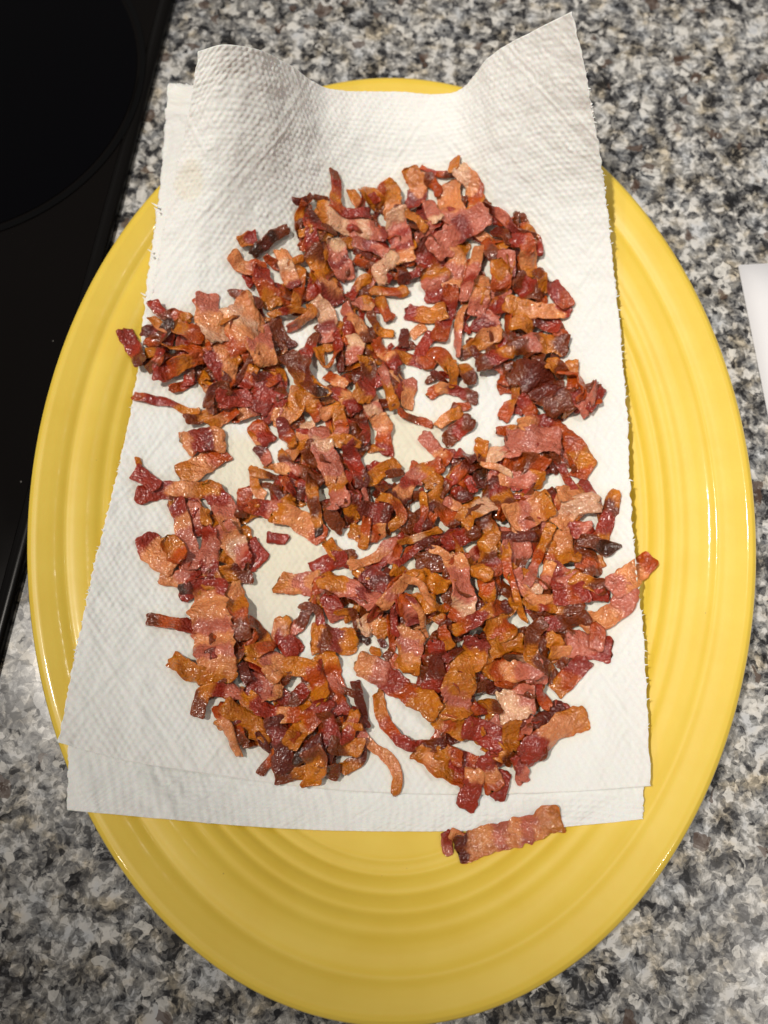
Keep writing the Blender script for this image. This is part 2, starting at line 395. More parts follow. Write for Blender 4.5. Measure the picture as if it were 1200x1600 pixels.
# frayed perforation tufts on the torn sides
def tufts():
    rnd = random.Random(4); Vv = []; Fq = []
    def add(p, d, L, w):
        b = len(Vv); n2 = np.array([-d[1], d[0], 0])
        up = np.array([0, 0, .0002])
        Vv.extend([p - n2 * w, p + n2 * w, p + d * L * .6 + n2 * w * .5 + up, p + d * L + up * rnd.uniform(-1, 2)])
        Fq.append((b, b + 1, b + 2, b + 3))
    nrow = XT.shape[0]
    for k in range(70):
        i = rnd.randrange(30, nrow - 5); add(XT[i, -1] - [.0003, 0, 0], np.array([math.cos(a := rnd.uniform(-.5, .9)), math.sin(a), 0]), rnd.uniform(.0006, .0018), rnd.uniform(.00015, .0004))
        i = rnd.randrange(90, nrow - 60); add(XT[i, 0] + [.0003, 0, 0], np.array([-math.cos(a := rnd.uniform(-.9, .6)), math.sin(a), 0]), rnd.uniform(.0005, .0015), rnd.uniform(.00015, .0004))
    for (px, py, z) in ((246,322,.030),(240,395,.024),(228,462,.020)):
        add(unproject(px, py, z), np.array([-.85, .5, 0]), .0032, .0005); add(unproject(px, py + 7, z), np.array([-.7, .7, 0]), .0022, .0005)
    V_ = np.array(Vv) - np.array(towel.location)
    o = mesh_obj('torn_fibre', V_, Fq, tm.m, towel); o['kind'] = 'stuff'
tufts()

# ------------------------------------------------------------------ height field the bacon rests on
CELL = .0008
hx = np.arange(-.13, .1301, CELL); hy = np.arange(-.15, .1501, CELL)
HX, HY = np.meshgrid(hx, hy, indexing='ij')
HF = plate_z(HX, HY)
for X in (XB, XT):
    i = np.round((X[..., 0] - hx[0]) / CELL).astype(int); j = np.round((X[..., 1] - hy[0]) / CELL).astype(int)
    ok = (i >= 0) & (i < len(hx)) & (j >= 0) & (j < len(hy))
    np.maximum.at(HF, (i[ok], j[ok]), X[..., 2][ok] + .0002)
BASEH = HF.copy()

# ------------------------------------------------------------------ bacon
PAL = {
 'R': (.285, .020, .008), 'D': (.105, .010, .004), 'P': (.510, .145, .095), 'p': (.215, .026, .020),
 'A': (.520, .160, .006), 'O': (.420, .062, .003), 'S': (.670, .255, .095), 'W': (.700, .400, .250),
 'B': (.155, .027, .001), 'K': (.030, .009, .003)}
WORD = {'R': 'red', 'D': 'dark maroon', 'P': 'pink', 'p': 'purplish', 'A': 'amber', 'O': 'orange-red', 'S': 'salmon', 'W': 'pale', 'B': 'brown', 'K': 'charred black'}
def bacon_mat():
    g = NT('cooked_bacon'); at = g.n('ShaderNodeAttribute', attribute_name='tint')
    oi = g.n('ShaderNodeObjectInfo'); co = g.n('ShaderNodeTexCoord').outputs['Object']
    off = g.n('ShaderNodeVectorMath', operation='ADD'); g.l(co, off.inputs[0]); g.l(oi.outputs['Random'], off.inputs[1]); P = off.outputs[0]
    def nz(s, d, r=.5):
        n_ = g.n('ShaderNodeTexNoise', i_Scale=s, i_Detail=d, i_Roughness=r); g.l(P, n_.inputs['Vector']); return n_.outputs[0]
    n1 = nz(420.0, 5.0, .6); n2 = nz(150.0, 4.0, .6); n3 = nz(1500.0, 3.0, .6); n4 = nz(800.0, 2.0)
    c = g.mix(g.ramp(n1, [(.40, 0.0), (.68, .5)]), at.outputs['Color'], g.mix(1.0, at.outputs['Color'], (.66, .36, .20), 'MULTIPLY'))
    lighten = g.mix(1.0, at.outputs['Color'], (1.35, 1.50, 1.40), 'MULTIPLY')
    c = g.mix(g.ramp(n2, [(.50, 0.0), (.68, .6)]), c, lighten)
    # browned, crisp patches
    c = g.mix(g.ramp(nz(230.0, 5.0, .65), [(.58, 0.0), (.72, .42)]), c, (.20, .030, .001))
    # pepper and char specks
    v = g.n('ShaderNodeTexVoronoi', i_Scale=260.0); g.l(P, v.inputs['Vector'])
    s_ = g.n('ShaderNodeSeparateColor'); g.l(v.outputs['Color'], s_.inputs[0])
    sp = g.math('MULTIPLY', g.ramp(v.outputs['Distance'], [(.10, 1.0), (.16, 0.0)]), g.ramp(s_.outputs[0], [(0, 1.0), (.035, 0.0)], 'CONSTANT'))
    c = g.mix(sp, c, (.02, .008, .005))
    g.l(c, g.b.inputs['Base Color'])
    g.l(g.ramp(n1, [(.35, .24), (.65, .42)]), g.b.inputs['Roughness'])
    g.b.inputs['Specular IOR Level'].default_value = .3
    g.b.inputs['Subsurface Weight'].default_value = .35; g.b.inputs['Subsurface Scale'].default_value = .0016
    g.b.inputs['Subsurface Radius'].default_value = (1.0, .35, .15)
    g.l(g.ramp(nz(170.0, 2.0), [(.32, .45), (.54, 1.0)]), g.b.inputs['Coat Weight']); g.b.inputs['Coat Roughness'].default_value = .10
    hsum = g.math('ADD', g.math('MULTIPLY', nz(1300.0, 1.0), .45), nz(600.0, 1.5))
    bp = g.n('ShaderNodeBump', i_Strength=1.0, i_Distance=.00082); g.l(hsum, bp.inputs['Height'])
    g.l(bp.outputs[0], g.b.inputs['Normal']); g.l(bp.outputs[0], g.b.inputs['Coat Normal'])
    return g.m
BM = bacon_mat()
TILE = {'1': (180, 230, 3), '2': (560, 230, 3), '3': (180, 620, 3), '4': (560, 620, 2.5), '6': (540, 960, 2.857),
        'A': (340, 380, 4), 'B': (440, 250, 4), 'C': (360, 580, 4), 'D': (540, 680, 4), 'E': (420, 830, 4), 'F': (640, 820, 4), 'G': (260, 960, 3.75), 'X': (0, 0, 1)}
TABLE = """
1 1 70 AR | 570,410 640,380 | small two-tone orange and red chip alone at the heap's upper left
1 1 62 KDKB | 640,485 720,420 800,365 | ridged charred black strip standing out at the upper left of the heap | L:the charred black strip
1 1 70 SO | 550,500 600,555 690,560
1 0 40 R | 605,590 640,640
A 1 130 ROA | 270,180 350,370
A 1 110 SWSp | 400,60 470,250
A 1 150 BAASp | 590,50 660,180 720,340
B 2 150 WPpP | 330,510 390,700
A 0 70 AOA | 520,170 490,400
A 1 60 BOB | 90,320 160,340 240,360 260,410
1 2 190 SWSOSR | 650,770 570,870 460,1040 | broad pale salmon sheet with a dark red corner, on top at the left | L:the broad salmon sheet
1 2 120 PSW | 430,710 440,800 480,900
1 1 130 PPS | 670,880 710,1010
1 1 60 RBOA | 190,740 230,790 350,800
1 1 80 RRD | 40,860 130,1020 | flat maroon blade poking over the towel's left edge onto yellow | L:the maroon blade at far left
1 1 60 OBK | 150,920 230,860 260,820
1 0 55 AAO | 230,940 400,960
1 1 80 ROAO | 190,1060 300,1030 420,1010
1 0 80 AO | 290,850 400,900
3 1 42 ORRAA | 90,0 180,15 270,30 330,60 400,70 | long thin orange strip lying straight out to the towel's left edge
3 1 50 BAB | 350,110 400,100 470,60
3 1 60 ASO | 450,130 520,90 560,70
A 1 80 AOR | 220,790 170,900
A 1 120 RR | 20,970 200,950
A 2 130 pRp | 290,890 270,1040
A 2 60 RO | 390,840 310,890
A 1 80 R | 320,950 420,1010
A 0 90 SP | 140,1080 240,1050
A 1 70 pP | 290,1100 400,1060
A 0 120 BBD | 340,510 430,640
A 0 80 pB | 450,700 540,720
A 0 100 BA | 380,640 400,740
A 2 92 BRBDBK | 620,560 560,680 550,800 570,910 670,950 | dark crisp ridged strip hooked at its lower end, centre left | L:the dark hooked strip
A 2 25e PSA | 440,540 540,490 600,440 580,400
A 2 35e AAOR | 630,660 650,770 700,780 750,680 740,570
A 1 120 WWpP | 620,380 690,460 680,600
A 2 90 PSSB | 790,390 860,480 950,610
A 0 110 RO | 830,500 820,620
A 0 120 WP | 870,600 840,740
A 2 140 ABRRA | 930,720 940,850 900,990 | broad strip banded amber, red and amber right of the dark hooked strip | L:the amber and red banded strip
A 1 60 BBA | 960,460 1000,530 1080,560
A 2 70 DD | 1170,550 1160,640
A 2 90 OSR | 1000,620 1060,700 1120,760
A 1 50 ARA | 330,460 430,440 560,440
A 1 70 RAA | 830,330 890,250 950,230
A 1 70 AOA | 970,300 1080,310 1180,310
A 1 80 AO | 1020,370 1070,470
A 0 80 PS | 870,370 950,400
A 1 105 RSRR | 740,930 800,960 860,1060
A 0 80 OS | 690,820 780,890
A 0 60 RD | 760,660 770,800
A 1 70 PAA | 1030,790 1060,930 1100,1040
A 1 40 S | 1090,800 1150,870
C 1 90 PSS | 1120,60 1100,220
4 1 35 OBO | 160,60 220,85 290,110
B 2 80 BROAORRp | 330,80 345,180 340,270 400,330 540,330 | brown-tipped strip standing up as a tab on the heap's top edge | L:the standing brown tab
B 1 25e DD | 70,225 150,245
B 1 60 BOAB | 185,250 125,340 100,460
B 0 40 BB | 200,220 290,230
B 1 150 AWWPWPp | 240,330 380,390 520,430 650,450 | long pale translucent slice below the standing brown tab | L:the long translucent slice
B 1 50 A | 110,440 190,420
B 0 90 RP | 180,440 190,540
B 1 80 PpP | 450,510 560,540 640,590
B 0 40 D | 460,580 560,600
B 0 70 OB | 470,640 570,650
B 2 170 WPRPRS | 710,330 750,480 760,620 | pale slice with two red spots in the upper middle of heap | L:the red-spotted pale slice
B 2 100 WWW | 700,600 620,680 645,760
B 0 90 BD | 740,680 760,770
B 1 90 AOR | 690,150 620,220 570,270
B 1 120 AAS | 690,190 700,320
B 2 130 AASpR | 800,80 850,180 830,290
B 2 110 PPW | 920,280 970,370
B 2 65 AA | 780,340 850,400 895,430
B 1 80 PR | 890,450 980,400
B 2 45 OROB | 880,50 960,90 1080,100
B 2 90 AA | 1080,0 1070,90 | bright amber tab at the very top of the heap | L:the topmost amber tab
B 1 60 W | 890,80 930,140
2 2 95 WSOA | 480,100 545,190 550,310
2 1 130 SSP | 430,190 440,350
2 2 135 PpPP | 590,340 470,390 370,470 | glossy mauve sheet with glinting surface near the heap's top right | L:the glossy mauve sheet
2 1 60 BO | 320,160 380,210
2 1 35e DPpB | 580,270 680,330 740,400 830,430 | thin purplish spear reaching out to the upper right | L:the thin purplish spear
2 0 60 DB | 640,400 700,460
2 1 90 ROSA | 730,440 790,500 800,590
2 1 100 ASPS | 480,470 450,560 440,650
2 2 75 SPRP | 560,500 530,600 495,730 | striped white and maroon tongue pointing down between amber bits | L:the striped tongue
2 2 100 AAO | 660,540 665,670 | bright amber lozenge with a peppercorn beside it, upper right | L:the amber lozenge
2 1 60 OB | 600,440 640,510
2 1 90 Pp | 690,480 700,620
2 1 90 SSP | 570,620 560,770
2 0 130 PPp | 650,680 600,830
2 1 130 DRAPR | 300,490 350,600 370,700
2 1 80 ORRO | 430,680 410,800 370,900
2 2 35e SSPP | 500,740 470,830 465,980 | slim pale stick bridging the gap below the striped tongue
2 1 90 RAA | 240,770 310,790 390,780
2 0 60 RR | 340,880 280,980
2 0 50 S | 260,880 310,840
2 1 90 OOA | 310,1020 370,980 420,1050
2 2 50 AA | 430,1010 445,1110
2 1 100 BRB | 750,630 850,680
2 1 50 BA | 840,590 860,680
2 2 80 AASSR | 700,740 800,760 900,780 985,760
2 2 80 RO | 910,650 975,740
2 1 70 AA | 720,820 800,850
2 1 60 DR | 820,830 930,850
2 0 50 O | 920,870 970,880
2 2 100 BRABPAB | 560,1040 650,990 740,940 830,920 970,940 | long dark crisp strip running diagonally at the right of heap | L:the diagonal crisp strip
2 1 80 BASS | 490,970 580,910 660,870
2 1 70 AB | 490,1030 520,1110
2 1 65 OSRB | 330,1150 440,1140 545,1175
2 0 30 D | 350,1060 410,1115
2 0 70 OB | 680,1110 720,1030
2 1 150 BDDD | 740,1050 840,1090 890,1160
2 1 70 AB | 890,1030 960,1060
2 2 25e OO | 940,1040 1020,1070 1045,1150 1020,1200
4 1 55 RO | 640,0 685,70
4 1 110 DB | 720,-10 770,60
4 1 60 pP | 850,-10 895,55
2 2 30e RP | 1115,1110 1085,1200
2 1 40 R | 1135,1150 1080,1230
4 0 55 OA | 565,75 605,15
3 1 115 SRpS | 340,220 420,200 490,200
3 0 110 OSA | 490,250 400,330 320,370
3 1 90 RRSSA | 110,465 230,440 340,440 440,430 | red-ended salmon strip reaching toward the towel's left edge | L:the red-ended salmon strip
3 1 70 RR | 95,350 190,420
3 0 30 A | 110,290 115,325
3 1 100 ARPS | 440,420 500,500 540,610
3 2 110 PSWPR | 510,610 560,700 610,760
3 1 85 RSPPP | 295,500 330,640 360,790
3 0 70 PPR | 370,510 400,640
3 1 45 A | 420,530 430,600
3 2 90 RPPRA | 440,610 445,760 450,890 | banded pink strip hanging straight down on top of the left cluster | L:the banded pink strip
3 1 115 RSSS | 150,650 190,740 270,800 | peach lump with a red tip at the left cluster's outer edge | L:the peach lump
3 1 90 AO | 260,680 310,760
3 0 70 SPR | 230,850 380,840
3 1 90 RR | 630,690 690,770 | dark red triangle at the right side of the left cluster
3 0 80 AS | 590,630 610,710
3 0 80 AB | 520,740 610,800
3 0 60 AB | 490,840 640,850
3 0 50 KD | 310,905 360,900
X 2 58 RSSPSPSA | 325,908 328,960 335,1010 342,1062 | largest pale salmon strip, running vertically at lower left with peppery dots | L:the largest pale strip
3 1 68 BOOR | 160,1045 250,1060 380,1080 | crisp orange finger pointing left toward the bare towel
3 1 90 SAOBB | 550,890 570,1000 590,1130
C 1 90 ORB | 90,740 70,920
C 1 60 AAS | 150,620 155,720 210,780
C 1 60 AB | 135,630 300,655
C 0 40 BD | 200,700 260,720 320,790
C 1 130 ORPA | 130,850 250,870 380,840
C 1 130 ASSO | 290,890 420,930 570,1030
C 2 80 BABAK | 500,650 520,800 545,1020 | glossy brown strip with charred tip pointing down, left of centre | L:the char-tipped brown strip
C 1 30e OR | 340,680 400,800
C 1 60 RD | 450,680 450,800
C 1 90 SPBB | 300,620 420,620 560,690
C 3 160 PWPPPSAP | 545,370 580,500 650,640 695,840 | pale pink slice with white band, lying on top in the middle | L:the pale pink middle slice
C 2 105 pRRD | 730,480 790,620 830,710
C 1 40 P | 830,700 850,830
C 0 100 BB | 610,880 690,980
C 0 110 RDAD | 770,770 750,930
C 1 90 AA | 850,690 920,640 1030,580
C 1 60 B | 990,660 1070,640
D 2 120 OAPRSD | 590,175 500,220 400,290 330,430 | blocky strip with pink, cream and maroon bands at the heap's centre | L:the blocky banded strip
D 1 70 BD | 260,330 190,380
D 1 130 DpD | 110,470 260,510
D 2 60 AOA | 210,390 310,440 345,520 280,580
D 1 110 ASOS | 40,600 130,620 250,590 | star-shaped orange and salmon piece beside the central bare patch | L:the star-shaped piece
D 1 60 OA | 130,530 110,700
D 2 90 BRODB | 590,350 700,240 830,170
D 2 80 AAB | 850,40 840,160
D 2 90 RD | 710,110 800,145
D 1 95 PPSO | 490,0 570,90 640,150
4 1 45 SA | 315,110 395,55
4 1 70 BRB | 345,170 430,100
4 0 40 BO | 370,40 430,35
D 1 90 AA | 510,310 600,280
D 2 150 ABOB | 550,380 640,480 710,530
D 2 60 PS | 620,410 710,450
D 2 135 AAWW | 730,540 810,470 900,430 | pale amber translucent chip right of the heap's dark centre | L:the pale amber chip
D 1 80 RD | 690,340 770,400
D 1 90 KD | 870,220 820,310
D 1 60 R | 760,280 800,350
D 2 40 SW | 860,190 950,210 1030,240
4 1 70 SPPA | 560,330 640,330 715,335
D 2 150 DRABO | 940,275 980,400 1000,520 | wide strip fading from maroon to orange right of the pale amber chip | L:the maroon-to-orange strip
D 2 50 AOR | 480,380 490,480 440,600
D 1 60 OD | 540,510 500,600
D 3 50 AWA | 330,680 460,640 590,595 | flat beige stick lying across the heap's centre | L:the beige stick
D 3 50 RRD | 310,810 420,730 535,655 | dark red stick side by side with the beige stick | L:the dark red stick
D 2 100 RRB | 630,690 720,650 815,610
D 1 50 Dp | 540,700 600,650 690,585
D 2 110 BB | 460,790 610,800
D 2 75 SSP | 40,815 170,770 315,660
E 1 90 pRP | 640,260 700,180 770,90
E 2 60 OP | 815,80 765,210
E 1 110 pDp | 610,270 690,320 750,380
E 2 45e OPR | 840,290 740,400 620,560
E 2 80 SPS | 840,320 710,470
E 1 90 AA | 375,85 430,160
E 1 70 AB | 450,160 525,135
E 1 105 RRR | 290,240 380,200 480,180
E 1 150 ASPPS | 70,320 160,330 300,310 | amber and pink chip at the left end of the lower heap | L:the amber and pink chip
E 1 110 OB | 290,360 400,345
E 2 125 AAPpP | 350,290 450,340 560,380 660,440
E 0 100 RP | 370,410 430,540
E 2 50 ABB | 420,510 520,510 565,610
E 1 50 BK | 550,650 620,690
E 1 80 OPBB | 110,640 200,580 245,480
E 2 50 BBR | 190,470 300,490 325,590
E 0 30 O | 280,400 290,480
E 1 120 ASRRR | 85,550 90,680 180,760 | hot red scrap with a peach corner, separate at centre left | L:the hot red scrap
E 2 190 ABpAA | 280,670 400,675 535,690 | barrel-shaped piece, brown and amber with purplish middle | L:the barrel-shaped piece
G 1 150 AOPOR | 910,250 950,360 1000,570
E 0 120 WSA | 590,600 660,570 720,640
E 0 70 AA | 540,250 630,290
E 1 90 AA | 790,250 880,280 960,290
E 1 110 AA | 960,280 1100,340
E 3 55 SSSAO | 835,285 950,340 1020,450 1100,480 1130,420 | thin pinkish strip curling into an orange hook at its end | L:the curling pinkish strip
E 1 60 A | 930,420 1010,500
E 1 110 OPp | 840,420 900,580
E 1 45 OOB | 740,530 770,720 720,800
E 2 50 pR | 780,480 790,640
E 2 45 pSS | 880,420 960,540 975,650
E 2 185 SPSA | 900,630 860,860 | pale leaf-shaped piece with pink centre below the heap's middle | L:the pale leaf-shaped piece
E 0 40 D | 700,670 720,720
E 0 50 A | 640,750 690,760
6 2 108 SPROAA | 60,230 150,260 250,330 400,430 | broad salmon-to-orange strip slanting down right in the lower heap | L:the slanting orange strip
F 3 148 SPPPWO | 280,200 310,380 335,520 300,600 | pink strip with white glinting patch on top of the right heap | L:the glinting pink strip
F 3 50 SS | 140,150 190,165 250,210
F 2 100 AA | 380,280 490,330
F 1 100 OA | 470,350 490,480
F 3 88 AORRAOD | 280,660 400,600 500,540 610,510 | twisted orange and red strip crossing below the glinting pink strip | L:the twisted orange strip
F 2 150 AOA | 540,610 590,700
F 2 110 AAA | 470,810 580,760 690,740
F 1 40e KW | 600,830 750,830
F 2 60 OA | 200,630 250,780
F 1 130 RDDR | 180,740 160,880 150,1020
F 1 60 pD | 220,850 310,790
6 3 128 pAAAAPA | 585,120 540,230 500,360 475,460 | large golden strip with purple top end in the lower right heap | L:the large golden strip
F 2 125 AOSPP | 445,890 600,910 810,905 | horizontal amber-to-pink strip right of the large golden strip | L:the horizontal amber strip
F 0 50 P | 730,960 850,970
F 3 60t AOOAA | 605,120 620,300 680,480 725,610 | long tapering orange stick lying on the right heap | L:the tapering orange stick
F 1 120 AABRO | 490,70 490,200 525,310
F 3 68 AAOPP | 875,10 815,150 770,280 730,370 | pale orange stick slanting down left of the right cluster | L:the slanting pale stick
F 2 60 SW | 720,390 830,400
F 2 65 SP | 880,240 840,380
F 1 130 PP | 600,170 740,150
F 1 60 DD | 580,70 780,70
4 3 125 SPSA | 590,490 670,450 750,420 | pink and amber chip with scalloped edge, top of right heap | L:the scalloped pink chip
4 2 90 SWW | 770,500 850,430 930,410 | pale translucent fat tongue at the right of the heap | L:the translucent fat tongue
4 1 65 SS | 790,380 870,370
4 1 30 R | 815,320 850,360
4 1 50 RP | 880,330 935,420
4 1 75 RP | 820,520 885,530
4 1 62 ABRRA | 1000,370 980,440 950,560 | upright brown-banded strip nearest the towel's right edge | L:the upright banded strip
4 2 50 BK | 870,560 1000,600
4 1 90 BBOB | 865,590 905,695
4 1 90 SA | 780,540 810,640
4 1 50 AO | 740,570 745,650
F 2 60 PSS | 670,290 750,450 920,465
F 2 110 ROR | 920,440 1110,410
F 1 110 pP | 900,280 1010,340
F 1 90 AB | 1030,340 1200,400
F 1 80 RR | 1110,450 1230,450
4 2 88 OSSP | 1145,635 1060,700 980,750 | salmon strip with orange end overhanging the towel's right edge | L:the overhanging salmon strip
4 1 80 PPSS | 1040,740 1010,830 885,880
F 1 90 ARAB | 720,490 900,500 1060,530
F 2 85 RBBB | 850,625 1000,615 1090,590
F 2 90 BBAB | 850,600 770,680 750,820 840,890
F 2 90 AAB | 860,690 920,760 960,860
F 3 90 AS | 890,800 990,800
F 1 60 BB | 1000,670 1010,800 950,890
4 1 95 PPR | 830,960 965,990
4 1 50 OP | 935,900 925,980
4 1 68 RROA | 890,1030 830,1090 775,1150 | red-orange tail hanging from the lower right of the heap | L:the red-orange tail
6 2 140 WWP | 700,410 830,370 | whitish translucent flap in the lower right heap | L:the whitish flap
6 1 105 PP | 670,470 820,490
6 2 110 RRR | 530,500 610,530 700,580 | crimson flag-shaped piece in the lower part of heap | L:the crimson flag
6 2 60 AB | 610,400 680,410
6 0 60 BDD | 580,330 710,320
6 2 70 AA | 740,490 740,590
6 1 60 AB | 630,590 740,650
6 1 55 RpP | 765,630 790,740
6 2 105 RRSSA | 780,640 870,570 970,490 1070,450 | red-to-salmon strip slanting up toward the towel's lower right | L:the lower right salmon strip
6 1 60 DD | 850,490 960,410
6 1 55 RO | 855,320 910,410
6 1 50 AORBD | 140,350 170,470 270,580 380,580 500,550 | thin curved strip sweeping right, amber head and dark tail | L:the thin sweeping strip
6 1 45 DD | 45,305 90,500 | straight dark maroon stick standing apart at lower centre | L:the dark maroon stick
6 0 45 RPSSSA | 30,430 90,560 190,640 230,720 218,805 | long thin strip, maroon to pale orange, trailing down the towel | L:the trailing thin strip
6 1 80 ASAO | 320,610 440,690 530,735
6 2 70 AO | 420,610 510,640
6 1 90 RO | 490,650 590,700
6 2 90 RSO | 620,640 655,770
6 1 60 RR | 705,710 675,825
6 2 80 SRR | 580,700 560,780 535,860
6 1 106 DSSPSPSA | 512,1052 650,1005 800,950 955,912 | lone salmon strip with maroon end, half on the bare platter | L:the lone strip on yellow
6 0 45 RP | 450,975 458,1065
6 0 45 SO | 475,975 550,1015
6 1 85 AOA | 390,470 460,480 530,520
G 1 105 AAA | 45,270 130,320 220,370
G 2 90 BARPARRSOA | 185,590 230,460 340,440 450,470 560,550 660,590 760,580 845,535 | long wavy strip of orange and pink snaking across the lower left | L:the long wavy strip
G 1 120 APS | 520,230 640,300
G 1 110 SAAOA | 600,350 720,310 850,350 910,480
G 0 130 RPS | 500,420 660,450
G 2 105 AAORR | 730,770 800,670 950,500 | amber strip with red end rising right in the lower left heap | L:the rising amber strip
G 1 72t OSSS | 310,540 350,660 425,820
G 1 105 AAAA | 360,540 480,620 600,710
G 2 125 DpDD | 625,610 660,750 690,920 | purple-brown leathery blade pointing down at the lower left | L:the purple-brown blade
G 1 40 D | 535,695 600,800
G 1 80 AO | 470,220 610,180
G 0 60 DD | 440,300 480,390
G 1 120 BRpD | 900,600 960,700 920,800
G 2 70 AOR | 1105,575 1070,680 1045,750
G 2 40 AA | 1140,665 1030,650
G 1 90 BA | 970,770 1140,770
G 1 80 BAAB | 655,960 770,930 1000,915
G 2 115 BAA | 860,790 880,890 840,1000 | brown bumpy lump at the lowest tip of the lower left heap | L:the bumpy brown lump
G 1 80 KD | 750,840 890,750
G 2 25 R | 900,265 895,325
4 2 115 PPP | 590,180 680,175 775,185 | rosy pink oval slice above the right end of the heap | L:the rosy pink oval
4 1 75 SROOA | 640,115 740,110 820,170 870,250
4 1 70 AO | 900,240 860,300
4 1 85 WP | 505,240 600,220
4 0 80 OBO | 580,250 720,275
C 1 80 RR | 235,1040 350,1050 | tiny red crumb alone on the bare towel left of centre
C 0 40 AS | 120,375 180,460
C 1 80 DP | 180,470 230,570
C 1 110 OR | 150,340 240,440
C 0 40 A | 220,590 290,600
C 1 110 SAS | 290,310 400,260 430,140
C 1 110 AAO | 440,150 560,280
C 1 80 SA | 580,270 670,230
C 1 90 pOA | 310,320 390,470
C 0 100 WS | 490,330 450,430
C 1 90 AOPA | 680,250 700,380 650,460
C 1 80 DRB | 780,310 860,390 780,480
C 1 70 A | 710,430 800,460
C 1 110 WPW | 870,160 900,270
C 1 110 SOR | 920,290 960,380 965,500
C 0 50 AA | 860,480 970,480
C 0 80 SA | 370,530 480,470
C 0 60 AB | 310,510 380,600
X 0 30 BA | 745,800 775,860
X 0 30 DB | 600,760 640,830
X 0 32 BR | 640,830 700,850
X 0 30 BD | 700,930 760,960
X 0 32 AB | 800,900 850,930
X 0 30 BA | 850,1000 830,1050
X 0 30 DR | 600,900 640,950
X 0 28 AB | 570,300 620,330
X 0 30 pR | 660,330 700,400
X 0 30 AR | 740,460 790,480
X 0 30 BA | 450,560 500,620
X 0 28 RB | 520,650 570,700
X 0 28 BR | 400,610 440,650
X 0 26 BA | 480,1120 530,1150
X 0 26 RB | 400,1030 450,1060
X 0 28 OB | 780,1060 830,1080
X 0 28 BA | 710,1110 750,1150
X 0 28 BD | 480,700 520,760
X 0 28 BR | 820,820 860,870
"""
HERO = []
def parse():
    out = []
    for ln in TABLE.strip().splitlines():
        f = [s.strip() for s in ln.split('|')]
        tl, lv, w, bands = f[0].split()
        mode = w[-1] if w[-1] in 'et' else ''
        w = float(w.rstrip('et'))
        ox, oy, sc = TILE[tl]
        pts = [tuple(float(v) for v in q.split(',')) for q in f[1].split()]
        pts = [(ox + x / sc, oy + y / sc) for x, y in pts]
        lab = mark = None
        for q in f[2:]:
            if q.startswith('L:'): mark = q[2:]
            else: lab = q
        out.append(dict(pts=pts, lv=int(lv), w=w / sc, bands=bands, mode=mode, label=lab, mark=mark))
    return out
def resample(P, step):
    P = np.asarray(P, float)
    if len(P) == 2: P = np.array([P[0], (P[0] + P[1]) / 2, P[1]])
    Q = catmull(P, 120); d = np.r_[0, np.cumsum(np.linalg.norm(np.diff(Q, axis=0), axis=1))]
    n_ = max(14, int(d[-1] / step)); s = np.linspace(0, d[-1], n_)
    return np.stack([np.interp(s, d, Q[:, k]) for k in range(Q.shape[1])], 1), d[-1]
def hf(x, y, G):
    return bil(G, hx, hy, x, y)
def smooth1(a, k):
    k = max(1, int(k)); ker = np.hanning(2 * k + 3); ker /= ker.sum(); m_ = len(ker) // 2
    return np.convolve(np.pad(a, m_, mode='edge'), ker, 'valid')
